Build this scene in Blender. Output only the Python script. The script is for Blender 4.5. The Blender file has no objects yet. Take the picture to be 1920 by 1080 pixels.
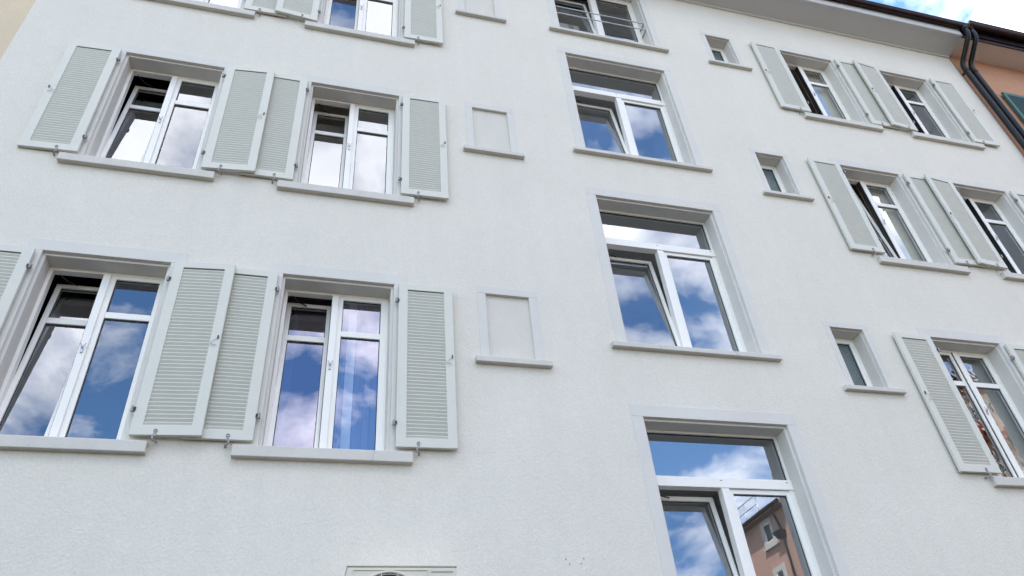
import bpy, math, random
from mathutils import Matrix, Vector
random.seed(7)
SC = bpy.context.scene
COL = SC.collection
R = math.radians

# ------------------------------------------------------------------ helpers
WORLD = {}                      # world position of every object made here


class MB:
    """collects boxes, tubes and quads; build() links them as ONE mesh object"""

    def __init__(self):
        self.v, self.f, self.s = [], [], []
        self.M = None

    def pts(self, ps):
        n = len(self.v)
        for p in ps:
            p = Vector(p)
            self.v.append(self.M @ p if self.M is not None else p)
        return n

    def face(self, ps, smooth=False):
        n = self.pts(ps)
        self.f.append(tuple(range(n, n + len(ps))))
        self.s.append(smooth)
        return self

    def hexa(self, p):
        """8 points: bottom ring 0-3 (counter-clockwise seen from above), top ring 4-7"""
        n = self.pts(p)
        for q in ((3, 2, 1, 0), (4, 5, 6, 7), (0, 1, 5, 4), (1, 2, 6, 5), (2, 3, 7, 6), (3, 0, 4, 7)):
            self.f.append(tuple(n + i for i in q))
            self.s.append(False)
        return self

    def box(self, x0, x1, y0, y1, z0, z1):
        return self.hexa([(x0, y0, z0), (x1, y0, z0), (x1, y1, z0), (x0, y1, z0),
                          (x0, y0, z1), (x1, y0, z1), (x1, y1, z1), (x0, y1, z1)])

    def ring(self, x0, x1, z0, z1, l, r, b, t, y0, y1):
        """a mitred rectangular frame"""
        o = [(x0, z0), (x1, z0), (x1, z1), (x0, z1)]
        i = [(x0 + l, z0 + b), (x1 - r, z0 + b), (x1 - r, z1 - t), (x0 + l, z1 - t)]
        n = self.pts([(x, y0, z) for x, z in o] + [(x, y0, z) for x, z in i] +
                     [(x, y1, z) for x, z in o] + [(x, y1, z) for x, z in i])
        for k in range(4):
            k2 = (k + 1) % 4
            for q in ((k, k2, 4 + k2, 4 + k), (8 + k2, 8 + k, 12 + k, 12 + k2),
                      (k2, k, 8 + k, 8 + k2), (4 + k, 4 + k2, 12 + k2, 12 + k)):
                self.f.append(tuple(n + a for a in q))
                self.s.append(False)
        return self

    def tube(self, path, r, n=10, cap=True):
        path = [Vector(p) for p in path]
        rs = r if isinstance(r, (list, tuple)) else [r] * len(path)
        rings = []
        up = None
        for k, p in enumerate(path):
            a = path[max(k - 1, 0)]
            c = path[min(k + 1, len(path) - 1)]
            d = (c - a).normalized()
            if up is None:
                up = Vector((0, 0, 1)) if abs(d.z) < .9 else Vector((1, 0, 0))
            e = d.cross(up).normalized()
            up = e.cross(d).normalized()
            ring = [p + rs[k] * (math.cos(2 * math.pi * j / n) * e + math.sin(2 * math.pi * j / n) * up) for j in range(n)]
            rings.append(self.pts(ring))
        for a, c in zip(rings, rings[1:]):
            for j in range(n):
                self.f.append((a + j, a + (j + 1) % n, c + (j + 1) % n, c + j))
                self.s.append(True)
        if cap:
            self.f.append(tuple(rings[0] + j for j in reversed(range(n))))
            self.f.append(tuple(rings[-1] + j for j in range(n)))
            self.s += [False, False]
        return self

    def prism_x(self, prof, x0, x1, smooth=False):
        """closed profile of (y, z) pushed along x"""
        n = self.pts([(x0, y, z) for y, z in prof] + [(x1, y, z) for y, z in prof])
        m = len(prof)
        for k in range(m):
            k2 = (k + 1) % m
            self.f.append((n + k, n + k2, n + m + k2, n + m + k))
            self.s.append(smooth)
        self.f.append(tuple(n + k for k in reversed(range(m))))
        self.f.append(tuple(n + m + k for k in range(m)))
        self.s += [False, False]
        return self

    def build(self, name, mat, parent=None, label=None, bevel=0, seg=2):
        xs, ys, zs = ([p[i] for p in self.v] for i in range(3))
        o = Vector(((min(xs) + max(xs)) / 2, (min(ys) + max(ys)) / 2, min(zs)))
        me = bpy.data.meshes.new(name)
        me.from_pydata([tuple(p - o) for p in self.v], [], self.f)
        me.polygons.foreach_set('use_smooth', self.s)
        me.update()
        import bmesh
        bm = bmesh.new()
        bm.from_mesh(me)
        bmesh.ops.recalc_face_normals(bm, faces=bm.faces)
        if bevel:
            es = [e for e in bm.edges if len(e.link_faces) == 2 and e.calc_face_angle(0) > R(30)]
            bmesh.ops.bevel(bm, geom=es, offset=bevel, segments=seg, profile=.5, affect='EDGES', clamp_overlap=True)
        bm.to_mesh(me)
        bm.free()
        me.materials.append(mat)
        ob = bpy.data.objects.new(name, me)
        COL.objects.link(ob)
        WORLD[ob.name] = o
        if parent is not None:
            ob.parent = parent
            ob.location = o - WORLD[parent.name]
        else:
            ob.location = o
        if label:
            ob['label'] = label
        return ob


def empty(name, loc, label, cat, group=None):
    o = bpy.data.objects.new(name, None)
    COL.objects.link(o)
    o.location = loc
    WORLD[o.name] = Vector(loc)
    o['label'] = label
    o['category'] = cat
    if group:
        o['group'] = group
    return o


# ------------------------------------------------------------------ materials
def nodes(name):
    m = bpy.data.materials.new(name)
    m.use_nodes = True
    nt = m.node_tree
    b = nt.nodes['Principled BSDF']
    return m, nt, b


def N(nt, t, **kw):
    n = nt.nodes.new(t)
    for k, v in kw.items():
        setattr(n, k, v)
    return n


def noise(nt, vec, scale, detail=4, rough=.55, dist=0):
    n = N(nt, 'ShaderNodeTexNoise')
    n.inputs['Scale'].default_value = scale
    n.inputs['Detail'].default_value = detail
    n.inputs['Roughness'].default_value = rough
    n.inputs['Distortion'].default_value = dist
    if vec is not None:
        nt.links.new(vec, n.inputs['Vector'])
    return n.outputs['Fac']


def ramp(nt, fac, stops):
    n = N(nt, 'ShaderNodeValToRGB')
    e = n.color_ramp.elements
    while len(e) < len(stops):
        e.new(.5)
    for el, (p, c) in zip(e, stops):
        el.position = p
        el.color = (c, c, c, 1) if not isinstance(c, (tuple, list)) else (*c, 1)
    nt.links.new(fac, n.inputs['Fac'])
    return n.outputs['Color']


def mult(nt, base, fac_col, amt=1):
    n = N(nt, 'ShaderNodeMix', data_type='RGBA', blend_type='MULTIPLY')
    n.inputs[0].default_value = amt
    if isinstance(base, tuple):
        n.inputs[6].default_value = (*base, 1)
    else:
        nt.links.new(base, n.inputs[6])
    nt.links.new(fac_col, n.inputs[7])
    return n.outputs[2]


def bump(nt, b, h, strength, dist):
    n = N(nt, 'ShaderNodeBump')
    n.inputs['Strength'].default_value = strength
    n.inputs['Distance'].default_value = dist
    nt.links.new(h, n.inputs['Height'])
    nt.links.new(n.outputs['Normal'], b.inputs['Normal'])


def pos(nt):
    return N(nt, 'ShaderNodeNewGeometry').outputs['Position']


def stucco(name, col, grain=1.0, rough=.9, mottle=.06, gscale=70, chips=0):
    m, nt, b = nodes(name)
    p = pos(nt)
    rot = N(nt, 'ShaderNodeMapping')
    rot.inputs['Rotation'].default_value = (.6, .9, .4)
    nt.links.new(p, rot.inputs['Vector'])
    q = rot.outputs['Vector']
    big = ramp(nt, noise(nt, p, .9, 5), [(.25, 1 - mottle), (.75, 1)])
    mid = ramp(nt, noise(nt, p, 7, 5), [(.3, 1 - mottle * .4), (.7, 1)])
    fine = ramp(nt, noise(nt, q, gscale * 1.1, 3, .5, .4), [(.3, 1 - .07 * grain), (.65, 1)])
    # faint rain streaks running down the plaster
    mp = N(nt, 'ShaderNodeMapping')
    mp.inputs['Scale'].default_value = (5, 5, .35)
    nt.links.new(p, mp.inputs['Vector'])
    st = ramp(nt, noise(nt, mp.outputs['Vector'], 1.0, 6, .6), [(.35, 1 - mottle * .3), (.6, 1)])
    c = mult(nt, mult(nt, mult(nt, mult(nt, col, big), mid), fine), st)
    if chips:
        c = mult(nt, c, ramp(nt, noise(nt, q, 34, 2, .5, .6), [(.735, 1), (.765, 1 - chips)]))
    nt.links.new(c, b.inputs['Base Color'])
    b.inputs['Roughness'].default_value = rough
    b.inputs['Specular IOR Level'].default_value = .2
    a = N(nt, 'ShaderNodeMath', operation='ADD')
    nt.links.new(noise(nt, q, gscale, 5, .62, .5), a.inputs[0])
    s2 = N(nt, 'ShaderNodeMath', operation='MULTIPLY')
    nt.links.new(noise(nt, p, 3.5, 3), s2.inputs[0])
    s2.inputs[1].default_value = .15
    nt.links.new(s2.outputs[0], a.inputs[1])
    bump(nt, b, a.outputs[0], .5 * grain, .013)
    return m


def paint(name, col, rough=.45, wear=.05, scale=9, bscale=40, bs=.08, metal=0, spec=.4):
    m, nt, b = nodes(name)
    p = pos(nt)
    c = mult(nt, col, ramp(nt, noise(nt, p, scale, 6, .6), [(.3, 1 - wear), (.7, 1)]))
    nt.links.new(c, b.inputs['Base Color'])
    rr = N(nt, 'ShaderNodeMapRange')
    nt.links.new(noise(nt, p, scale * 2, 4), rr.inputs['Value'])
    rr.inputs['To Min'].default_value = rough - .08
    rr.inputs['To Max'].default_value = rough + .1
    nt.links.new(rr.outputs[0], b.inputs['Roughness'])
    b.inputs['Metallic'].default_value = metal
    b.inputs['Specular IOR Level'].default_value = spec
    bump(nt, b, noise(nt, p, bscale, 4), bs, .01)
    return m


def glass(name, base, wav=.0, wscale=3.0, tint=(.90, .94, 1.0), thru=(.9, .93, .92)):
    m = bpy.data.materials.new(name)
    m.use_nodes = True
    nt = m.node_tree
    nt.nodes.clear()
    out = N(nt, 'ShaderNodeOutputMaterial')
    mix = N(nt, 'ShaderNodeMixShader')
    tr = N(nt, 'ShaderNodeBsdfTransparent')
    tr.inputs['Color'].default_value = (*thru, 1)
    gl = N(nt, 'ShaderNodeBsdfGlossy')
    gl.inputs['Color'].default_value = (*tint, 1)
    gl.inputs['Roughness'].default_value = 0.0
    lw = N(nt, 'ShaderNodeLayerWeight')
    lw.inputs['Blend'].default_value = .5
    pw = N(nt, 'ShaderNodeMath', operation='POWER')
    nt.links.new(lw.outputs['Facing'], pw.inputs[0])
    pw.inputs[1].default_value = 4.0
    mr = N(nt, 'ShaderNodeMapRange')
    nt.links.new(pw.outputs[0], mr.inputs['Value'])
    mr.inputs['To Min'].default_value = base
    mr.inputs['To Max'].default_value = .95
    nt.links.new(mr.outputs[0], mix.inputs[0])
    nt.links.new(tr.outputs[0], mix.inputs[1])
    nt.links.new(gl.outputs[0], mix.inputs[2])
    nt.links.new(mix.outputs[0], out.inputs[0])
    if wav:
        bp = N(nt, 'ShaderNodeBump')
        bp.inputs['Strength'].default_value = 1
        bp.inputs['Distance'].default_value = wav
        nt.links.new(noise(nt, pos(nt), wscale, 2, .5), bp.inputs['Height'])
        nt.links.new(bp.outputs[0], gl.inputs['Normal'])
        nt.links.new(bp.outputs[0], lw.inputs['Normal'])
    return m


WALLC = (.80, .75, .645)
M = {
    'wall': stucco('white_stucco', WALLC, 1.0, gscale=44),
    'trim': stucco('smooth_trim_plaster', (.735, .70, .63), .25, rough=.8, mottle=.07, chips=.3),
    'niche': stucco('niche_render', (.755, .712, .62), .9, gscale=75),
    'sill': stucco('painted_stone_sill', (.71, .67, .59), .4, rough=.7, mottle=.12, chips=.5),
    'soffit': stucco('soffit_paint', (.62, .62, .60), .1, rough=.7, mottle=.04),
    'shutter': paint('pale_green_grey_paint', (.675, .655, .56), .42, .04),
    'slat': paint('slat_paint', (.655, .645, .555), .5, .05),
    'frame': paint('white_window_paint', (.93, .895, .82), .35, .03),
    'gasket_shade': paint('black_rubber', (.02, .02, .022), .5, .02),
    'steel': paint('galvanised_metal', (.55, .56, .57), .4, .25, 30, metal=.8),
    'hinge_metal': paint('hinge_metal', (.36, .35, .33), .5, .25, 30, metal=.4),
    'darkmetal': paint('blackened_metal', (.05, .05, .055), .45, .3, 40, metal=.6),
    'gutter': paint('dark_brown_copper', (.035, .02, .021), .30, .35, 5, metal=.55, spec=.5),
    'pipe': paint('dark_grey_pipe', (.013, .0125, .013), .42, .3, 5, spec=.3),
    'pipe2': paint('dark_green_grey_pipe', (.010, .013, .0125), .40, .3, 5, spec=.3),
    'cream': stucco('cream_soffit', (.85, .77, .68), .15, mottle=.05),
    'salmon': stucco('salmon_stucco', (.56, .305, .19), .9, mottle=.14),
    'beige': stucco('beige_stucco', (.80, .66, .46), 1.0, mottle=.12),
    'green': paint('faded_green_paint', (.055, .16, .135), .5, .3, 14),
    'greenpanel': paint('faded_blue_green_slats', (.05, .13, .15), .5, .35, 20),
    'ac': paint('cream_enamel', (.68, .63, .50), .4, .04),
    'acdark': paint('dark_plastic', (.02, .02, .02), .5, .1),
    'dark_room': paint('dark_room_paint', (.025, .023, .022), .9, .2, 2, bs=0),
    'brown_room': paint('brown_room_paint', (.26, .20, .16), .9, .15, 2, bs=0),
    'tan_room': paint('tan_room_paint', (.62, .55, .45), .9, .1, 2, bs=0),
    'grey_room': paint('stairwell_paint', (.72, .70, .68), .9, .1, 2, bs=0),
    'curtain': paint('net_curtain', (.13, .16, .22), .9, .05, 3, bs=0),
    'curtain_light': paint('pale_curtain', (.62, .66, .70), .9, .05, 3, bs=0),
    'pane_backing': paint('tan_pane_reflection', (.66, .60, .47), .9, .05, 3, bs=0),  # jamb reflection and lit interior put into the colour
    'pane_backing_grey': paint('olive_grey_pane_reflection', (.30, .29, .24), .9, .05, 3, bs=0),  # darker pane reflection put into the colour
    'white': paint('white_lacquer', (.85, .85, .84), .4, .03),
    'grey': paint('grey_lacquer', (.35, .36, .37), .4, .05),
    'asphalt': stucco('asphalt', (.042, .042, .044), .8, rough=.85, mottle=.2, gscale=50),
    'paving': stucco('dark_street_paving', (.045, .042, .039), .5, mottle=.15, gscale=30),
    'kerb': stucco('granite_kerb', (.38, .38, .37), .4, mottle=.15, gscale=40),
    'orange': stucco('orange_stucco', (.58, .32, .20), .6, mottle=.12),
    'pink': stucco('pink_stucco', (.50, .30, .22), .6, mottle=.12),
    'stone': stucco('stone_trim', (.55, .52, .46), .3, mottle=.1),
    'awning': paint('red_awning_cloth', (.45, .05, .04), .8, .1),
    'road_line': paint('road_paint', (.78, .78, .76), .7, .2, 6),
    'glass': glass('window_glass', .255, .0007, 2.2),
    'glass_flat': glass('stair_window_glass', .32, .0002, 2.0),
    'glass_coated': glass('coated_window_glass', .32, .0007, 2.2, tint=(.86, .84, 1.0)),
    'glass_old': glass('wavy_old_glass', .24, .0030, 5.0),
    'glass_dark': glass('plain_window_glass', .12, .0005, 2.5),
}


def roof_tiles():
    m, nt, b = nodes('clay_roof_tiles')
    p = pos(nt)
    w = N(nt, 'ShaderNodeTexWave', wave_type='BANDS', bands_direction='X')
    w.inputs['Scale'].default_value = 1.6
    nt.links.new(p, w.inputs['Vector'])
    c = mult(nt, (.25, .11, .07), ramp(nt, noise(nt, p, 3, 6), [(.3, .6), (.7, 1)]))
    nt.links.new(c, b.inputs['Base Color'])
    b.inputs['Roughness'].default_value = .8
    bump(nt, b, w.outputs['Fac'], .6, .03)
    return m


def frosted():
    m, nt, b = nodes('frosted_glass')
    p = pos(nt)
    c = mult(nt, (.17, .21, .21), ramp(nt, noise(nt, p, 60, 4), [(.3, .45), (.7, 1.0)]))
    nt.links.new(c, b.inputs['Base Color'])
    b.inputs['Roughness'].default_value = .18
    b.inputs['Specular IOR Level'].default_value = .7
    bump(nt, b, noise(nt, p, 45, 3), .5, .012)
    return m


M['tiles'] = roof_tiles()
M['frosted'] = frosted()

GZ = -4.4           # pavement level

# ------------------------------------------------------------------ ground, street
def struct(o):
    o['kind'] = 'structure'
    return o


struct(MB().box(-90, 120, -120, 60, GZ - .5, GZ - .14).build('ground', M['asphalt']))
struct(MB().box(-90, 120, -9.0, -2.6, GZ - .13, GZ - .125).build('road', M['asphalt']))
struct(MB().box(-90, 120, -2.4, 30, GZ - .13, GZ).build('pavement', M['paving']))
struct(MB().box(-90, 120, -60, -9.2, GZ - .13, GZ).build('plaza', M['paving']))
kb = MB()
for k in range(-60, 100):
    kb.box(k + .005, k + .995, -2.6, -2.4, GZ - .13, GZ + .01)
    kb.box(k + .005, k + .995, -9.2, -9.0, GZ - .13, GZ + .01)
struct(kb.build('kerb', M['kerb'], bevel=.01))
rl = MB()
for k in range(-20, 30):
    rl.box(k * 3, k * 3 + 1.5, -5.86, -5.74, GZ - .125, GZ - .121)
struct(rl.build('road_marking', M['road_line']))

# ------------------------------------------------------------------ the white apartment house
XL, XR = -3.56, 11.185
house = empty('apartment_house', ((XL + XR) / 2, 0, GZ),
              'white stuccoed apartment house with pale grey-green louvred shutters and rows of white windows', 'building')
L1, L2, R1, R2 = -2.440, -.396, 7.080, 9.088
W = 1.053
S, SW, MX, MW, NX, NW = 3.060, 1.585, 5.684, .452, 1.587, .459
LROW = [(0.0, 1.812), (3.022, 4.824), (6.018, 7.822)]
RROW = [(0.0, 1.815), (3.045, 4.882), (5.995, 7.782)]
OPEN = []          # x0, x1, z0, z1 of every hole in the front wall


def hole(x0, w, z0, z1):
    OPEN.append((x0, x0 + w, z0, z1))


def surround_mb(x0, w, zs, zt, bw, s=.025, depth=.27, bt=None):
    bt = bw if bt is None else bt
    m = MB()
    m.box(x0 - bw, x0, -.005, .035, zs, zt)
    m.box(x0 + w, x0 + w + bw, -.005, .035, zs, zt)
    m.box(x0 - bw, x0 + w + bw, -.005, .035, zt, zt + bt)
    if s:
        m.box(x0 - .03, x0 + s, .035, depth, zs, zt - s)
        m.box(x0 + w - s, x0 + w + .03, .035, depth, zs, zt - s)
        m.box(x0 - .03, x0 + w + .03, .035, depth, zt - s, zt + .03)
    return m


def sill_mb(x0, w, zs, so, t, ys, back=.27):
    m = MB()
    # front nosing slightly lower than the back, drip on the underside
    m.prism_x([(ys, zs - .006), (0, zs + .001), (back, zs + .012), (back, zs - t), (.004, zs - t), (ys + .0, zs - t)],
              x0 - so, x0 + w + so)
    return m


def tiltM(zb, yb, ang):
    return Matrix.Translation((0, yb, zb)) @ Matrix.Rotation(-ang, 4, 'X') @ Matrix.Translation((0, -yb, -zb))


def swingM(xh, yh, ang):
    return Matrix.Translation((xh, yh, 0)) @ Matrix.Rotation(ang, 4, 'Z') @ Matrix.Translation((-xh, -yh, 0))


def sash(win, x0, x1, z0, z1, st, top, bot, Mt=None, bar=None, gm='glass', y0=.207, y1=.262, label=None, gy=.236):
    """one casement: frame with its glazing bar, its panes and the dark rubber round them"""
    f = MB()
    f.M = Mt
    f.ring(x0, x1, z0, z1, st, st, bot, top, y0, y1)
    panes = [(z0 + bot, z1 - top)]
    if bar:
        f.box(x0 + st, x1 - st, y0 + .004, y1 - .004, bar[0], bar[1])
        panes = [(z0 + bot, bar[0]), (bar[1], z1 - top)]
    so = f.build('sash', M['frame'], win, label, bevel=.003)
    g, k = MB(), MB()
    g.M = k.M = Mt
    for a, c in panes:
        g.face([(x0 + st - .004, gy, a - .004), (x1 - st + .004, gy, a - .004),
                (x1 - st + .004, gy, c + .004), (x0 + st - .004, gy, c + .004)])
        k.ring(x0 + st - .002, x1 - st + .002, a - .002, c + .002, .008, .008, .008, .008, gy - .010, gy - .003)
    g.build('glass_pane', M[gm], win)
    k.build('gasket_shade', M['gasket_shade'], win)  # rubber line that also paints the dark reflection and depth round the glass
    return so


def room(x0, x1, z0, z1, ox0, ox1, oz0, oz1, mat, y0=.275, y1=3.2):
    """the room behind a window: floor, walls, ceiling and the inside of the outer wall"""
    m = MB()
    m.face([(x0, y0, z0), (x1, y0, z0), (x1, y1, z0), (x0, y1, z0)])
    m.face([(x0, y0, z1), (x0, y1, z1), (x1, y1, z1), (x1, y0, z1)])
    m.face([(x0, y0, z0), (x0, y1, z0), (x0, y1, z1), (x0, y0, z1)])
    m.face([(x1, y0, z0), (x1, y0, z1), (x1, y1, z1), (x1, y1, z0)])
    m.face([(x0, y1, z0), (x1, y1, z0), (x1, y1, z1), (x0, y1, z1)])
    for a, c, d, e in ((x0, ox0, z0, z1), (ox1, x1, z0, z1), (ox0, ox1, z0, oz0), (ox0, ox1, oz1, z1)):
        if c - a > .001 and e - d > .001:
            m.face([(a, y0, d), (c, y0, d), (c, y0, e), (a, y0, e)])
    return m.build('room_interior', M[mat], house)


def catch(win, x, z, y=.186):
    """the small forked shutter catch on the middle post"""
    m = MB()
    m.box(x - .009, x + .009, y - .012, y, z - .05, z - .01)
    m.tube([(x, y - .016, z - .015), (x - .010, y - .02, z + .012), (x - .022, y - .022, z + .035)], .004, 6)
    m.tube([(x, y - .016, z - .015), (x + .010, y - .02, z + .012), (x + .022, y - .022, z + .035)], .004, 6)
    m.build('shutter_catch', M['steel'], win)


def living_window(x0, zs, zt, left, roommat, gm='glass', tilt=4.6, curtain=False, left_gm=None, label=None, pane_backing=None):
    w = W
    hole(x0, w, zs - .05, zt)
    fx0, fx1, fz0, fz1 = x0 + .025, x0 + w - .025, zs + .012, zt - .025
    win = MB().ring(fx0, fx1, fz0, fz1, .032, .028, .045, .028, .2, .272).box(
        x0 + .478, x0 + .540, .186, .272, fz0 + .045, fz1 - .028).build('window', M['frame'], house, label, bevel=.003)
    surround_mb(x0, w, zs - .05, zt, .13).build('surround', M['trim'], win, bevel=.004)
    sill_mb(x0, w, zs, .188, .102, -.06).build('sill', M['sill'], win, bevel=.006)
    zb, zt2 = fz0 + .04, fz1 - .022
    bar = (zs + 1.288, zs + 1.352)
    if zt - zs > 1.82:
        bar = (zs + 1.31, zs + 1.375)
    sash(win, x0 + .536, x0 + 1.004, zb, zt2, .050, .042, .07, bar=bar, gm=gm)
    Mt = None
    if left == 'tilt':
        Mt = tiltM(zb, .24, R(tilt))
    elif left == 'open':
        Mt = swingM(x0 + .052, .262, R(82))
    sash(win, x0 + .052, x0 + .484, zb, zt2, .046, .042, .07, Mt=Mt, bar=bar, gm=left_gm or gm)
    if left == 'tilt':     # the stay that holds the tilted sash
        MB().tube([(x0 + .10, .262, fz1 - .03), (x0 + .16, .33, fz1 - .05), (x0 + .24, .36, fz1 - .065)], .006, 6).build(
            'window_stay', M['darkmetal'], win)
    MB().box(x0 + .4735, x0 + .4775, .197, .270, fz0 + .046, fz1 - .029).build('gasket_shade', M['gasket_shade'], win)  # black strip on the post's side: rubber plus painted-in shade
    catch(win, x0 + .509, zs + .945)
    if curtain:
        m = MB()
        n = 50
        for a, c, y in ((x0 + .60, x0 + 1.0, .44), (x0 + .10, x0 + .17, .55)):
            pts = []
            for i in range(n + 1):
                x = a + (c - a) * i / n
                pts.append((x, y + .016 * math.sin(i * .62 + .8 * math.sin(i * .21)) + .008 * math.sin(i * 1.3)))
            for p, q in zip(pts, pts[1:]):
                m.face([(p[0], p[1], zs - .3), (q[0], q[1], zs - .3), (q[0], q[1], zt + .05), (p[0], p[1], zt + .05)], True)
        cu = m.build('curtain', M['curtain'], win)
        MB().hexa([(x0 + .66, .398, zs - .3), (x0 + .745, .39, zs - .3), (x0 + .745, .392, zs - .3), (x0 + .66, .40, zs - .3),
                   (x0 + .655, .398, zt + .05), (x0 + .735, .39, zt + .05), (x0 + .735, .392, zt + .05), (x0 + .655, .40, zt + .05)]).build(
            'curtain', M['curtain_light'], win, 'pale flat panel of the net curtain')
    if pane_backing:                # added panel painting jamb reflection and lit interior behind the right casement
        MB().box(x0 + .545, x0 + 1.01, .33, .334, zs + .02, zt + .05).build('pane_backing', M[pane_backing], win)
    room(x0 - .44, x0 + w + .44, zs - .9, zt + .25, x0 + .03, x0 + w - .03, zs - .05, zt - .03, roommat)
    return win


def shutter(xh, side, zs, free=.0, front=.055, h=1.752, wid=.528, label=None, dz=0, rail='L'):
    """louvred shutter folded back on the wall; xh hinge edge, side -1 opens to the left"""
    z0 = zs + .036 + dz
    z1 = z0 + h
    ang = math.atan2(free, wid)              # free edge further from the wall
    Mt = Matrix.Translation((xh, -front, 0)) @ Matrix.Rotation(-ang * side, 4, 'Z') @ Matrix.Diagonal((side, 1, 1, 1))
    f = MB()
    f.M = Mt
    f.ring(0, wid, z0, z1, .088, .085, .086, .068, 0, .032)
    sh = f.build('shutter', M['shutter'], house, label, bevel=.003)
    a, c, d, e = .086, wid - .083, z0 + .084, z1 - .066
    m = MB()
    m.M = Mt
    n = 44
    p = (e - d - .013) / n
    for i in range(n):
        t = d + (i + 1) * p - .0035
        m.hexa([(a, .006, t - .0075), (c, .006, t - .0075), (c, .021, t - .0385), (a, .021, t - .0385),
                (a, .006, t), (c, .006, t), (c, .021, t - .033), (a, .021, t - .033)])
    m.build('slats', M['slat'], sh)
    for zz in (z0 + .222, z0 + 1.545):       # hinges
        k = MB()
        k.M = Mt
        k.box(-.031, .004, -.006, .018, zz - .020, zz + .020)
        k.tube([(-.018, -.008, zz - .026), (-.018, -.008, zz + .026)], .008, 8)
        k.build('hinge', M['hinge_metal'], sh, bevel=.002)
        q = MB()
        q.M = Mt
        q.box(-.012, .006, -.0075, .014, zz - .016, zz + .016)
        q.build('hinge_pin', M['darkmetal'], sh)
    k = MB()                                  # ring and hook that hold it open
    k.M = Mt
    u = .19
    k.tube([(u + .012 * math.cos(t * .7), -.004, z0 + .036 + .012 * math.sin(t * .7)) for t in range(10)], .0035, 6)
    k.box(u - .010, u + .010, -.006, .0, z0 - .012, z0 + .020)
    k.tube([(u - .012, -.006, z0 - .004), (u - .012, -.010, z0 - .032), (u, -.006, z0 - .050), (u + .010, .012, z0 - .046), (u + .012, .05, z0 - .044)], .008, 8)
    k.build('holdback', M['hinge_metal'], sh)
    k = MB()                                  # thin wire hook half way up the free stile
    k.M = Mt
    hx = wid - .040
    hz = z0 + .93
    k.tube([(hx + .018, -.004, hz), (hx + .010, -.012, hz - .012), (hx - .032, -.014, hz - .062)], .0028, 6)
    k.tube([(hx - .045, -.014, hz - .058), (hx - .025, -.016, hz - .076), (hx, -.014, hz - .084), (hx + .012, -.010, hz - .082)], .0035, 6)
    k.build('latch_hook', M['shutter'], sh)
    k = MB()
    k.M = Mt
    k.box(hx + .012, hx + .022, -.012, 0, hz - .018, hz + .014)
    k.build('latch_pin', M['darkmetal'], sh)
    return sh


def crack(win, x, zs, t, dx=.0, y=-.0602):
    m = MB()
    p = [(x + dx * k / 6 + random.uniform(-.006, .006), y, zs - .004 - (t - .006) * k / 6) for k in range(7)]
    m.tube(p, .0016, 5)
    m.build('crack', M['grey'], win)


# --- living-room windows, left pair of columns
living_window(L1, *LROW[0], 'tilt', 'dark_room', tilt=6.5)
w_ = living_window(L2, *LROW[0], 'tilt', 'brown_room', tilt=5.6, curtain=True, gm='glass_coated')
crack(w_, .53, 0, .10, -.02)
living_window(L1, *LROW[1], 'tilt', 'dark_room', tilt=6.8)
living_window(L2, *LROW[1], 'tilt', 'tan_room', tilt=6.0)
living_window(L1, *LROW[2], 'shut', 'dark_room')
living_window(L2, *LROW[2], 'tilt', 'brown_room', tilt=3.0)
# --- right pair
living_window(R1, *RROW[0], 'shut', 'brown_room', gm='glass_old', pane_backing='pane_backing_grey')
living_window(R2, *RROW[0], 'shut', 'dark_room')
living_window(R1, *RROW[1], 'tilt', 'tan_room', tilt=5.0, pane_backing='pane_backing')
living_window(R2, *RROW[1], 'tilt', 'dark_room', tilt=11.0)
living_window(R1, *RROW[2], 'open', 'tan_room', pane_backing='pane_backing')
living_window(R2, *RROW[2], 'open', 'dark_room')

G = .042
for r, (zs, zt) in enumerate(LROW):
    c1 = r < 2                      # which one lies on top where two shutters overlap
    shutter(L1 - G, -1, zs, free=(.0 if r != 1 else -.018))
    shutter(L1 + W + G, 1, zs, front=.058 if c1 else .050, free=.042 if c1 else 0)
    shutter(L2 - G, -1, zs, front=.050 if c1 else .058, free=0 if c1 else .045)
    shutter(L2 + W + G, 1, zs, free=.012)
for r, (zs, zt) in enumerate(RROW):
    dz = .03 if r == 1 else 0
    shutter(R1 - G, -1, zs, free=.006, dz=dz)
    shutter(R1 + W + G, 1, zs, front=.050, dz=dz)
    shutter(R2 - G, -1, zs, front=.058, free=.045, dz=dz)
    shutter(R2 + W + G, 1, zs, free=.004, dz=dz)


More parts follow.
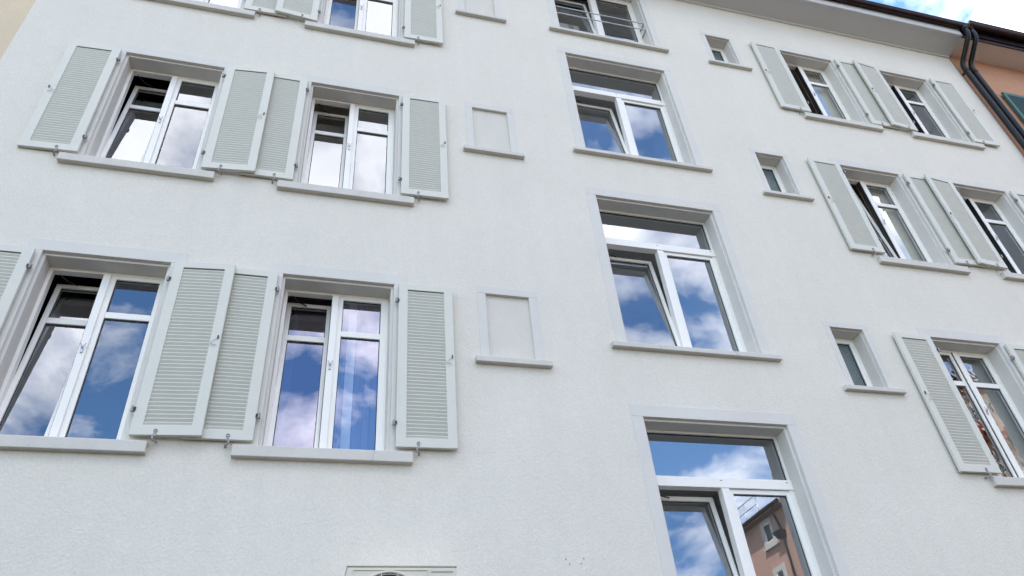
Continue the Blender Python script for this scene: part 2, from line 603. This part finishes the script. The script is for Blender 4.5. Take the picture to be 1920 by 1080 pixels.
# --- stair windows
def stair_window(zs, zt, transom=True, roommat='grey_room', tilt=7.0):
    x0, w = S, SW
    hole(x0, w, zs - .03, zt)
    fx0, fx1, fz0, fz1 = x0 + .025, x0 + w - .025, zs + .012, zt - .025
    f = MB()
    zb = fz0 + .045
    if transom:
        tb0, tb1 = zt - .612, zt - .512
        f.ring(fx0, fx1, fz0, fz1, .020, .020, .045, .024, .2, .272)
        f.box(fx0, fx0 + .046, .196, .268, fz0, tb0)
        f.box(fx1 - .046, fx1, .196, .268, fz0, tb0)
        f.box(fx0 + .001, fx1 - .001, .184, .274, tb0, tb1)
        zt2 = tb0 - .0
    else:
        f.ring(fx0, fx1, fz0, fz1, .045, .045, .045, .040, .2, .272)
        zt2 = fz1 - .040
    f.box(x0 + .765, x0 + .848, .190, .270, fz0 + .04, zt2)
    win = f.build('window', M['frame'], house, None, bevel=.003)
    surround_mb(x0, w, zs - .03, zt, .122, bt=.135).build('surround', M['trim'], win, bevel=.004)
    sill_mb(x0, w, zs, .189, .064, -.06).build('sill', M['sill'], win, bevel=.006)
    if transom:
        g = MB()
        g.face([(fx0 + .018, .236, tb1), (fx1 - .018, .236, tb1), (fx1 - .018, .236, fz1 - .022), (fx0 + .018, .236, fz1 - .022)])
        g.build('glass_pane', M['glass_flat'], win)
        MB().ring(fx0 + .018, fx1 - .018, tb1 - .002, fz1 - .022, .010, .010, .010, .010, .222, .232).build('gasket_shade', M['gasket_shade'], win)
        for xx in (.06, .78, 1.50):
            MB().box(x0 + xx - .012, x0 + xx + .012, .181, .1845, tb0 + .070, tb0 + .0735).build('drain_slot', M['gasket_shade'], win)
    sash(win, x0 + .846, fx1 - .044, zb, zt2 - .004, .042, .044, .06, gm='glass_flat')
    sash(win, fx0 + .044, x0 + .772, zb, zt2 - .004, .044, .044, .06, Mt=tiltM(zb, .24, R(tilt)), gm='glass_flat')
    MB().tube([(x0 + .12, .266, zt2 - .03), (x0 + .18, .32, zt2 - .04), (x0 + .28, .345, zt2 - .05)], .007, 6).build(
        'window_stay', M['darkmetal'], win)
    room(x0 - .5, x0 + w + .5, zs - .25, zt + .30, x0 + .03, x0 + w - .03, zs - .03, zt - .03, roommat, y1=2.6)
    return win


stair_window(-1.690, .490)
w_ = stair_window(1.322, 3.515)
crack(w_, 3.39, 1.322, .062, .02)
crack(w_, 4.27, 1.322, .062, .015)
stair_window(4.318, 6.486)
top = stair_window(7.062, 8.760, transom=False, roommat='dark_room', tilt=6.0)
top['label'] = 'topmost stair window with two horizontal rails and no fanlight'
for zz in (7.836, 7.650):
    MB().tube([(S + .03, .19, zz), (S + .03, .065, zz), (S + .035, .052, zz), (S + .05, .05, zz), (S + 1.53, .05, zz), (S + 1.545, .052, zz),
               (S + 1.55, .065, zz), (S + 1.55, .19, zz)], .010, 8).build('rail', M['steel'], top)


# --- narrow bathroom windows
def narrow_window(zs, zt):
    x0, w = MX, MW
    hole(x0, w, zs - .03, zt)
    fx0, fx1, fz0, fz1 = x0 + .012, x0 + w - .012, zs + .012, zt - .015
    win = MB().ring(fx0, fx1, fz0, fz1, .035, .032, .04, .030, .185, .25).build('window', M['frame'], house, 'narrow frosted window in a deep reveal', bevel=.003)
    surround_mb(x0, w, zs - .03, zt, .078, s=.013, depth=.25).build('surround', M['trim'], win, bevel=.004)
    sill_mb(x0, w, zs, .161, .058, -.055, .25).build('sill', M['sill'], win, bevel=.006)
    a, c, d, e = fx0 + .033, fx1 - .030, fz0 + .038, fz1 - .028
    MB().ring(a, c, d, e, .036, .036, .036, .036, .192, .24).build('sash', M['frame'], win, bevel=.003)
    MB().box(a + .034, c - .034, .218, .226, d + .034, e - .034).build('glass_pane', M['frosted'], win)
    MB().ring(a + .034, c - .034, d + .034, e - .034, .007, .007, .007, .007, .207, .2165).build('gasket_shade', M['gasket_shade'], win)


for zs, zt in ((1.008, 1.820), (4.026, 4.857), (6.998, 7.792)):
    narrow_window(zs, zt)


# --- plastered niches
def niche(zs, zt):
    x0, w = NX, NW
    hole(x0, w, zs - .03, zt)
    pan = MB().box(x0 - .02, x0 + w + .02, .032, .12, zs - .03, zt + .02).build('blind_niche', M['niche'], house, 'shallow dummy window filled with rough plaster')
    surround_mb(x0, w, zs - .03, zt, .092, s=0).build('surround', M['trim'], pan, bevel=.004)
    sill_mb(x0, w, zs, .150, .066, -.058, .032).build('sill', M['sill'], pan, bevel=.006)


for zs, zt in ((1.020, 1.812), (4.030, 4.839), (7.020, 7.840)):
    niche(zs, zt)


# --- the front wall with all its holes
def wall_with_holes(mb, x0, x1, z0, z1, holes, y=0.0):
    xs = sorted({x0, x1, *[h[0] for h in holes], *[h[1] for h in holes]})
    zs = sorted({z0, z1, *[h[2] for h in holes], *[h[3] for h in holes]})
    for a, c in zip(xs, xs[1:]):
        run = None
        for d, e in zip(zs, zs[1:]):
            mx, mz = (a + c) / 2, (d + e) / 2
            solid = not any(h[0] < mx < h[1] and h[2] < mz < h[3] for h in holes)
            if solid:
                run = [run[0], e] if run else [d, e]
            if (not solid or e == zs[-1]) and run:
                mb.face([(a, y, run[0]), (c, y, run[0]), (c, y, run[1]), (a, y, run[1])])
                run = None
    return mb


wall_with_holes(MB(), XL, XR, GZ, 9.0, OPEN).build('front_wall', M['wall'], house)
MB().box(XL, XL + .02, .004, 11, GZ, 9.0).box(XR - .02, XR, .004, 11, GZ, 9.0).box(XL + .02, XR - .02, 10.98, 11, GZ, 9.0).build(
    'outer_wall', M['wall'], house)
MB().box(XL + .02, XR - .02, .5, 10.9, 9.02, 9.06).build('attic_floor', M['grey_room'], house)
# coved eaves soffit, fascia, gutter
prof = [(.02, 8.745), (-.018, 8.748), (-.030, 8.758), (-.034, 8.775), (-.060, 8.782), (-.105, 8.795), (-.16, 8.806), (-.24, 8.822), (-.33, 8.838), (-.405, 8.850),
        (-.410, 8.842), (-.445, 8.848), (-.452, 8.858), (-.452, 9.06), (.02, 9.06)]
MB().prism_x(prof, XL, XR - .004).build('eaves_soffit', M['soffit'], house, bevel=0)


def gutter(mb, x0, x1, cy, cz, r, joint=1.5):
    arc = [(cy + r * math.cos(t), cz - r * math.sin(t)) for t in [math.pi * k / 16 for k in range(17)]]
    n = len(arc)
    inner = [(cy + (r - .004) * math.cos(t), cz - (r - .004) * math.sin(t)) for t in [math.pi * k / 16 for k in range(17)]]
    for ring in (arc, inner):
        k0 = mb.pts([(x0, y, z) for y, z in ring] + [(x1, y, z) for y, z in ring])
        for k in range(n - 1):
            mb.f.append((k0 + k, k0 + k + 1, k0 + n + k + 1, k0 + n + k))
            mb.s.append(True)
    for x in (x0, x1):
        mb.face([(x, y, z) for y, z in arc])
    mb.tube([(x0, cy - r - .004, cz), (x1, cy - r - .004, cz)], .009, 8)
    x = x0 + joint * .6
    while x < x1 - .1:                       # soldered joints
        jr = r + .003
        k0 = mb.pts([(x, cy + jr * math.cos(t), cz - jr * math.sin(t)) for t in [math.pi * k / 16 for k in range(17)]] +
                    [(x + .02, cy + jr * math.cos(t), cz - jr * math.sin(t)) for t in [math.pi * k / 16 for k in range(17)]])
        for k in range(16):
            mb.f.append((k0 + k, k0 + k + 1, k0 + 17 + k + 1, k0 + 17 + k))
            mb.s.append(True)
        x += joint
    return mb


gutter(MB(), XL, XR + .16, -.520, 9.06, .062, .9).build('gutter', M['gutter'], house)
MB().prism_x([(-.50, 9.075), (-.50, 9.115), (5.5, 13.2), (11.5, 9.115), (11.5, 9.075), (5.5, 13.12)], XL, XR).build('roof', M['tiles'], house)


def bend(pts, r=.10, n=6):
    """round the corners of a polyline"""
    pts = [Vector(p) for p in pts]
    out = [pts[0]]
    for a, b, c in zip(pts, pts[1:], pts[2:]):
        u, v = (a - b), (c - b)
        k = min(r, u.length * .45, v.length * .45)
        p, q = b + u.normalized() * k, b + v.normalized() * k
        for i in range(n + 1):
            t = i / n
            out.append((1 - t) ** 2 * p + 2 * t * (1 - t) * b + t * t * q)
    out.append(pts[-1])
    return out


P1 = [(11.235, -.52, 9.03), (11.235, -.52, 8.80), (11.215, -.105, 8.40), (11.165, -.105, GZ)]
P2 = [(11.43, -.50, 9.12), (11.43, -.50, 8.80), (11.415, -.105, 8.42), (11.345, -.105, GZ)]


def downpipe(path, mat, parent):
    dp = MB().tube(bend(path, .11), .047, 16).build('downpipe', mat, parent)
    MB().tube([(path[0][0], path[0][1], path[0][2] + .02), (path[0][0], path[0][1], path[0][2] - .10)], [.07, .049], 16).build('outlet', mat, dp)
    for z in (8.20, 5.9, 3.9, 1.9, -.1, -2.1):
        t = (8.4 - z) / (8.4 - GZ)
        x = path[2][0] + (path[3][0] - path[2][0]) * t
        MB().tube([(x, path[2][1], z), (x, path[2][1], z + .035)], .052, 16).box(x - .012, x + .012, path[2][1] + .03, .02, z, z + .03).build('pipe_clamp', mat, dp)


downpipe(P1, M['pipe'], house)
for x, z in ((2.098, -.868), (2.254, -.863), (2.127, -.907), (2.227, -.904)):
    MB().tube([(x, -.002, z), (x, .004, z)], .0075, 8).build('anchor_hole', M['grey'], house)

# ------------------------------------------------------------------ neighbour on the right: salmon with green shutters
nb = empty('neighbouring_house', (17, 0, GZ), 'salmon orange house with cream soffit, dark gutter and green shutters beside the downpipes', 'building')
NXW = 12.385
h2 = [(NXW, NXW + 1.05, 6.0, 7.72), (NXW, NXW + 1.05, 3.0, 4.75)]
wall_with_holes(MB(), XR + .001, 24, GZ, 9.3, h2, -.003).build('front_wall', M['salmon'], nb)
MB().box(23.98, 24, .004, 11, GZ, 9.3).box(XR + .001, 23.98, 10.98, 11, GZ, 9.3).build('outer_wall', M['salmon'], nb)
for a, c, d, e in h2:
    f = MB().ring(a, c, d, e, .05, .05, .06, .05, .15, .2).box(a + .49, a + .56, .145, .2, d + .06, e - .05).build('window', M['frame'], nb, bevel=.003)
    MB().face([(a, .18, d), (c, .18, d), (c, .18, e), (a, .18, e)]).build('glass_pane', M['glass_dark'], f)
    MB().box(a - .12, c + .12, -.06, .15, d - .08, d).build('sill', M['stone'], f, bevel=.006)
    MB().box(a - .02, a, -.006, .2, d, e).box(c, c + .02, -.006, .2, d, e).box(a - .02, c + .02, -.006, .2, e, e + .02).build('surround', M['stone'], f)
    MB().box(a - .3, c + .3, .3, .32, d - .3, e + .3).build('pane_backing', M['dark_room'], f)
    for s, xh in ((-1, a - .03), (1, c + .03)):
        x0, x1 = (xh - .55, xh) if s < 0 else (xh, xh + .55)
        sh = MB().ring(x0, x1, d + .0, e + .06, .07, .07, .08, .07, -.075, -.035).build('shutter', M['green'], nb, bevel=.004)
        m = MB()
        n = 40
        for i in range(n):
            t = d + .08 + (e - d - .09) * (i + 1) / n
            m.hexa([(x0 + .068, -.072, t - .008), (x1 - .068, -.072, t - .008), (x1 - .068, -.04, t - .036), (x0 + .068, -.04, t - .036),
                    (x0 + .068, -.072, t), (x1 - .068, -.072, t), (x1 - .068, -.04, t - .028), (x0 + .068, -.04, t - .028)])
        m.build('slats', M['greenpanel'], sh)
MB().box(XR + .001, 24, -.40, .01, 8.85, 8.90).build('eaves_soffit', M['cream'], nb)
MB().box(XR + .001, 24, -.425, -.402, 8.835, 9.16).box(XR + .001, 24, -.45, -.427, 8.93, 9.17).build('fascia', M['gutter'], nb, bevel=.003)
gutter(MB(), XR + .17, 24, -.535, 9.15, .077, 1.15).build('gutter', M['gutter'], nb)
MB().prism_x([(-.50, 9.19), (-.50, 9.23), (5.5, 13.4), (11.5, 9.23), (11.5, 9.19), (5.5, 13.32)], XR + .001, 24).build('roof', M['tiles'], nb)
downpipe(P2, M['pipe2'], nb)

# ------------------------------------------------------------------ neighbour on the left: beige
nl = empty('neighbouring_house', (-10, 0, GZ), 'beige stuccoed house wall showing in the top left corner', 'building')
MB().box(-20, XL - .001, .012, 11, GZ, 10.2).build('front_wall', M['beige'], nl)
MB().prism_x([(-.35, 10.2), (-.35, 10.3), (5.5, 14), (11.4, 10.3), (11.4, 10.2)], -20, XL - .001).build('roof', M['tiles'], nl)

# ------------------------------------------------------------------ air conditioner
ac = empty('air_conditioner', (.732, -.35, -1.60), 'cream outdoor air conditioner unit with round black fan grille, mounted low on the white wall', 'air conditioner')
ax0, ax1, ayf, ayb, az0, az1 = .342, 1.122, -.350, -.08, -1.60, -1.048
acx, acz, acr = .637, -1.322, .238
cs = MB()
cs.box(ax0, ax1, ayf + .004, ayb, az0, az1)
cs.build('case', M['ac'], ac, bevel=.008)
MB().box(ax0 - .004, ax1 + .004, ayf - .002, ayb + .004, az1 + .001, az1 + .014).build('top_cover', M['ac'], ac, bevel=.004)
MB().ring(ax0 + .035, .915, az0 + .03, az1 - .018, .008, .008, .008, .008, ayf - .002, ayf + .003).build('front_panel', M['ac'], ac, bevel=.002)
fr = MB()
fr.tube([(acx + acr * math.cos(t), ayf - .004, acz + acr * math.sin(t)) for t in [2 * math.pi * k / 48 for k in range(49)]], .010, 8, False)
gr = fr.build('fan_grille', M['ac'], ac)
gb = MB()
for k in range(1, 12):
    r_ = acr * k / 12
    gb.tube([(acx + r_ * math.cos(t), ayf - .014, acz + r_ * math.sin(t)) for t in [2 * math.pi * j / 40 for j in range(41)]], .0022, 5, False)
for k in range(12):
    t = k * math.pi / 6 + .26
    gb.tube([(acx + .03 * math.cos(t), ayf - .014, acz + .03 * math.sin(t)), (acx + acr * math.cos(t), ayf - .010, acz + acr * math.sin(t))], .003, 5)
gb.build('grille_wire', M['ac'], gr)
n = 40
dk = MB()
dk.tube([(acx, ayf + .0035, acz), (acx, ayf - .003, acz)], acr - .004, 40)
dk.build('fan_opening', M['acdark'], gr)
fb = MB()
for k in range(3):
    t0 = k * 2.094 + .4
    pts = [(acx + .04 * math.cos(t0), ayf - .004, acz + .04 * math.sin(t0)), (acx + .20 * math.cos(t0 - .3), ayf - .006, acz + .20 * math.sin(t0 - .3)),
           (acx + .21 * math.cos(t0 + .4), ayf - .003, acz + .21 * math.sin(t0 + .4)), (acx + .05 * math.cos(t0 + 1.0), ayf - .003, acz + .05 * math.sin(t0 + 1.0))]
    top4 = [(x, y - .0025, z) for x, y, z in pts]
    fb.hexa(pts + top4)
fb.build('fan_blade', M['grey'], gr)
MB().box(.935, 1.095, ayf - .001, ayf + .006, az1 - .036, az1 - .028).build('vent_slot', M['grey'], ac)
for x in (ax0 + .12, ax1 - .12):
    MB().box(x - .02, x + .02, ayf + .02, .0, az0 - .04, az0 - .001).box(x - .02, x + .02, -.03, -.001, az0 - .34, az0 - .042).build('bracket', M['steel'], ac, bevel=.003)
MB().tube(bend([(ax1 - .01, -.16, -1.40), (1.20, -.16, -1.40), (1.235, -.10, -1.12), (1.235, .0, -1.10)], .05), .024, 10).build('refrigerant_pipe', M['white'], ac)
MB().box(ax1 + .004, ax1 + .05, -.25, -.10, -1.52, -1.30).build('valve_cover', M['ac'], ac, bevel=.01)

# ------------------------------------------------------------------ white box, added stand-in for the bright shape behind the top stair window
cb = empty('bright_stand_in', (3.45, .62, 6.812), 'white box with a grey stripe, stand-in for a bright fixture behind the tilted top stair window pane', 'bright_stand_in')
MB().box(3.20, 3.68, .50, .80, 6.815, 8.17).build('body', M['white'], cb, bevel=.006)
MB().box(3.50, 3.58, .49, .499, 6.85, 8.15).build('stripe', M['grey'], cb)

# ------------------------------------------------------------------ houses across the street (seen mirrored in the panes)
def plain_house(name, label, x0, x1, y0, y1, zt, mat, faces, floor=2.95, pitch=.55, ridge='y', hw=.48, wh=1.35, sur=.16, drop=2.05, post=True):
    """faces: list of (side, list of positions along it) with windows"""
    e = empty(name, ((x0 + x1) / 2, (y0 + y1) / 2, GZ), label, 'building')
    MB().box(x0, x1, y0, y1, GZ, zt).build('wall', M[mat], e)
    o = .45
    ym, xm = (y0 + y1) / 2, (x0 + x1) / 2
    r = MB()
    if ridge == 'y':
        hh = zt + (x1 - x0) / 2 * pitch
        n0 = r.pts([(x0 - o, y0 - o, zt), (x1 + o, y0 - o, zt), (x1 + o, y1 + o, zt), (x0 - o, y1 + o, zt),
                    (x0 - o, y0 - o, zt + .16), (x1 + o, y0 - o, zt + .16), (x1 + o, y1 + o, zt + .16), (x0 - o, y1 + o, zt + .16),
                    (xm, y0 + 3, hh), (xm, y1 - 3, hh)])
    else:
        hh = zt + (y1 - y0) / 2 * pitch
        n0 = r.pts([(x0 - o, y0 - o, zt), (x1 + o, y0 - o, zt), (x1 + o, y1 + o, zt), (x0 - o, y1 + o, zt),
                    (x0 - o, y0 - o, zt + .16), (x1 + o, y0 - o, zt + .16), (x1 + o, y1 + o, zt + .16), (x0 - o, y1 + o, zt + .16),
                    (x0 + 3, ym, hh), (x1 - 3, ym, hh)])
    q = [(3, 2, 1, 0), (0, 1, 5, 4), (1, 2, 6, 5), (2, 3, 7, 6), (3, 0, 4, 7)]
    q += [(4, 5, 8), (6, 7, 9), (5, 6, 9, 8), (7, 4, 8, 9)] if ridge == 'y' else [(7, 4, 8), (5, 6, 9), (4, 5, 9, 8), (6, 7, 8, 9)]
    for t in q:
        r.f.append(tuple(n0 + i for i in t))
        r.s.append(False)
    rf = r.build('roof', M['tiles'], e)
    for side, ps in faces:
        for p in ps:
            z = zt - drop
            while z > GZ + .5:
                a, c = p - hw, p + hw
                f, g, s = MB(), MB(), MB()
                Mt = {'-x': Matrix.Translation((x0, 0, 0)) @ Matrix.Rotation(-math.pi / 2, 4, 'Z') @ Matrix.Diagonal((-1, 1, 1, 1)),
                      '+y': Matrix.Translation((0, y1, 0)) @ Matrix.Diagonal((1, -1, 1, 1))}[side]
                if side == '-x':
                    Mt = Matrix(((0, 1, 0, x0), (1, 0, 0, 0), (0, 0, 1, 0), (0, 0, 0, 1)))
                f.M = g.M = s.M = Mt
                f.ring(a - sur, c + sur, z - sur, z + wh + sur, sur, sur, sur, sur, -.06, .02)
                f.box(a - sur - .1, c + sur + .1, -.14, .02, z - sur - .09, z - sur - .001)
                wf = f.build('window', M['stone'], e)
                s.ring(a, c, z, z + wh, .05, .05, .05, .05, -.03, .02)
                if post:
                    s.box(p - .035, p + .035, -.03, .02, z + .05, z + wh - .05)
                s.build('sash', M['frame'], wf)
                g.face([(a, -.012, z), (c, -.012, z), (c, -.012, z + wh), (a, -.012, z + wh)])
                g.build('glass_pane', M['acdark'], wf)
                z -= floor
    return e, rf


oh, orf = plain_house('corner_house', 'pink corner house with dark gutter mirrored in the lowest stair window', 23.7, 36, -50, -25.2, 10.6, 'pink',
                      [('-x', [-27.0 - 3.1 * k for k in range(7)])], floor=2.4, hw=.30, wh=.92, sur=.24, drop=1.20, post=False)
MB().tube([(23.2, -24.8, 10.75), (23.2, -50.4, 10.75)], .10, 10).build('gutter', M['gutter'], oh)
MB().tube(bend([(23.25, -25.55, 10.7), (23.25, -25.55, 10.4), (23.58, -25.75, 9.9), (23.58, -25.75, GZ)], .3), .07, 10).build('downpipe', M['gutter'], oh)
MB().box(25.6, 26.6, -27.8, -26.6, 10.8, 13.6).build('chimney', M['pink'], orf)
MB().hexa([(23.4, -26.0, 9.15), (23.69, -26.0, 9.15), (23.69, -25.6, 9.15), (23.4, -25.6, 9.15), (23.25, -26.12, 9.5), (23.69, -26.12, 9.5), (23.69, -25.5, 9.5), (23.25, -25.5, 9.5)]).build('rain_hopper', M['gutter'], oh)
tr = MB()
for z in (11.6, 12.1, 12.6):
    tr.tube([(24.6, -28.5, z), (24.6, -38, z)], .03, 6)
for k in range(8):
    tr.tube([(24.6, -28.5 - k * 1.35, 10.8), (24.6, -28.5 - k * 1.35, 12.6)], .03, 6)
tr.build('roof_railing', M['steel'], oh)
oo, oof = plain_house('row_house', 'orange row house with red awnings mirrored in the lowest right window', 26.2, 44, -21, -15.5, 12.4, 'orange',
                      [('+y', [27.2 + 1.75 * k for k in range(9)]), ('-x', [-17.2, -19.2])], ridge='x')
for k in range(9):
    x = 27.2 + 1.75 * k
    for z in (10.45 - .6, 10.45 - 2.95 - .6):
        MB().hexa([(x - .7, -15.5, z), (x - .7, -14.9, z - .3), (x + .7, -14.9, z - .3), (x + .7, -15.5, z),
                   (x - .7, -15.5, z + .06), (x - .7, -14.9, z - .24), (x + .7, -14.9, z - .24), (x + .7, -15.5, z + .06)]).build('awning', M['awning'], oo)

# ------------------------------------------------------------------ light: sky with clouds, sun behind the house
SUN_EL, SUN_AZ = R(52), R(-35)           # azimuth measured from +y (behind the house) towards +x
w = bpy.data.worlds.new('World')
SC.world = w
w.use_nodes = True
nt = w.node_tree
bg = nt.nodes['Background']
bg.inputs['Strength'].default_value = .10
sky = N(nt, 'ShaderNodeTexSky', sky_type='NISHITA')
sky.sun_disc = False
sky.sun_elevation = SUN_EL
sky.sun_rotation = SUN_AZ
sky.air_density = 1.0
sky.dust_density = .8
sky.ozone_density = 1.5
tc = N(nt, 'ShaderNodeTexCoord')
sep = N(nt, 'ShaderNodeSeparateXYZ')
nt.links.new(tc.outputs['Generated'], sep.inputs[0])


def mth(op, a, b=None):
    n = N(nt, 'ShaderNodeMath', operation=op)
    for i, v in enumerate((a, b)):
        if v is None:
            continue
        if isinstance(v, (int, float)):
            n.inputs[i].default_value = v
        else:
            nt.links.new(v, n.inputs[i])
    return n.outputs[0]


zc = mth('ADD', mth('MAXIMUM', sep.outputs['Z'], 0.0), .22)
cmb = N(nt, 'ShaderNodeCombineXYZ')
nt.links.new(mth('DIVIDE', sep.outputs['X'], zc), cmb.inputs[0])
nt.links.new(mth('DIVIDE', sep.outputs['Y'], zc), cmb.inputs[1])
cmb.inputs[2].default_value = 3.7
c1 = noise(nt, cmb.outputs[0], 4.6, 10, .60, .35)
c2 = noise(nt, cmb.outputs[0], 1.9, 4, .55, .2)
cov = mth('ADD', mth('MULTIPLY', c1, .75), mth('MULTIPLY', c2, .45))


def blob(d, width, amt):
    """a bank of cloud (or a clearing) round one direction of the sky"""
    dv = N(nt, 'ShaderNodeVectorMath', operation='DISTANCE')
    nt.links.new(tc.outputs['Generated'], dv.inputs[0])
    dv.inputs[1].default_value = Vector(d).normalized()
    mr = N(nt, 'ShaderNodeMapRange', interpolation_type='SMOOTHSTEP')
    nt.links.new(dv.outputs['Value'], mr.inputs['Value'])
    mr.inputs['From Min'].default_value = 0
    mr.inputs['From Max'].default_value = width
    mr.inputs['To Min'].default_value = amt
    mr.inputs['To Max'].default_value = 0
    return mr.outputs[0]


BLOBS = [((-.2, -.56, .80), .28, .24), ((.06, -.56, .82), .24, .16), ((.735, .25, .61), .28, .13), ((.62, .30, .72), .15, -.07), ((-.03, -.87, .49), .22, -.03),
         ((.52, -.78, .36), .30, -.03), ((.63, -.47, .62), .12, .2), ((.567, -.432, .70), .08, -.3)]
for bl in BLOBS:
    cov = mth('ADD', cov, blob(*bl))
mask = ramp(nt, cov, [(.56, 0), (.64, .40), (.76, 1)])
shade = ramp(nt, noise(nt, cmb.outputs[0], 4.2, 6, .6), [(.3, .7), (.66, 1)])
ccol = N(nt, 'ShaderNodeMix', data_type='RGBA', blend_type='MULTIPLY')
ccol.inputs[0].default_value = 1
ccol.inputs[6].default_value = (11.6, 11.5, 11.8, 1)
nt.links.new(shade, ccol.inputs[7])
mx = N(nt, 'ShaderNodeMix', data_type='RGBA')
nt.links.new(mask, mx.inputs[0])
hs = N(nt, 'ShaderNodeHueSaturation')
hs.inputs['Saturation'].default_value = 1.2
hs.inputs['Value'].default_value = 1.3
nt.links.new(sky.outputs['Color'], hs.inputs['Color'])
nt.links.new(hs.outputs['Color'], mx.inputs[6])
nt.links.new(ccol.outputs[2], mx.inputs[7])
nt.links.new(mx.outputs[2], bg.inputs['Color'])

sl = bpy.data.lights.new('sun', 'SUN')
sl.energy = 3.2
sl.angle = R(.5)
sl.color = (1, .95, .87)
so = bpy.data.objects.new('sun', sl)
COL.objects.link(so)
so.location = (0, 20, 30)
sd = Vector((math.sin(SUN_AZ) * math.cos(SUN_EL), math.cos(SUN_AZ) * math.cos(SUN_EL), math.sin(SUN_EL)))
so.rotation_euler = sd.to_track_quat('Z', 'Y').to_euler()

# ------------------------------------------------------------------ camera
cd = bpy.data.cameras.new('camera')
cam = bpy.data.objects.new('camera', cd)
COL.objects.link(cam)
cd.sensor_width = 36
cd.lens = 36 * 1372.0 / 1920
cd.clip_end = 2000
yaw, pitch, roll = .3193, .6674, -.1013
f = Vector((math.sin(yaw) * math.cos(pitch), math.cos(yaw) * math.cos(pitch), math.sin(pitch)))
rt = Vector((math.cos(yaw), -math.sin(yaw), 0))
up = rt.cross(f)
r2 = math.cos(roll) * rt + math.sin(roll) * up
u2 = -math.sin(roll) * rt + math.cos(roll) * up
cam.matrix_world = Matrix(((r2.x, u2.x, -f.x, 0), (r2.y, u2.y, -f.y, -5.6751), (r2.z, u2.z, -f.z, -2.7899), (0, 0, 0, 1)))
SC.camera = cam

SC.view_settings.view_transform = 'Standard'
SC.view_settings.look = 'None'
SC.view_settings.exposure = 1.80
SC.view_settings.gamma = 1.0
SC.cycles.max_bounces = 8
SC.cycles.transparent_max_bounces = 12
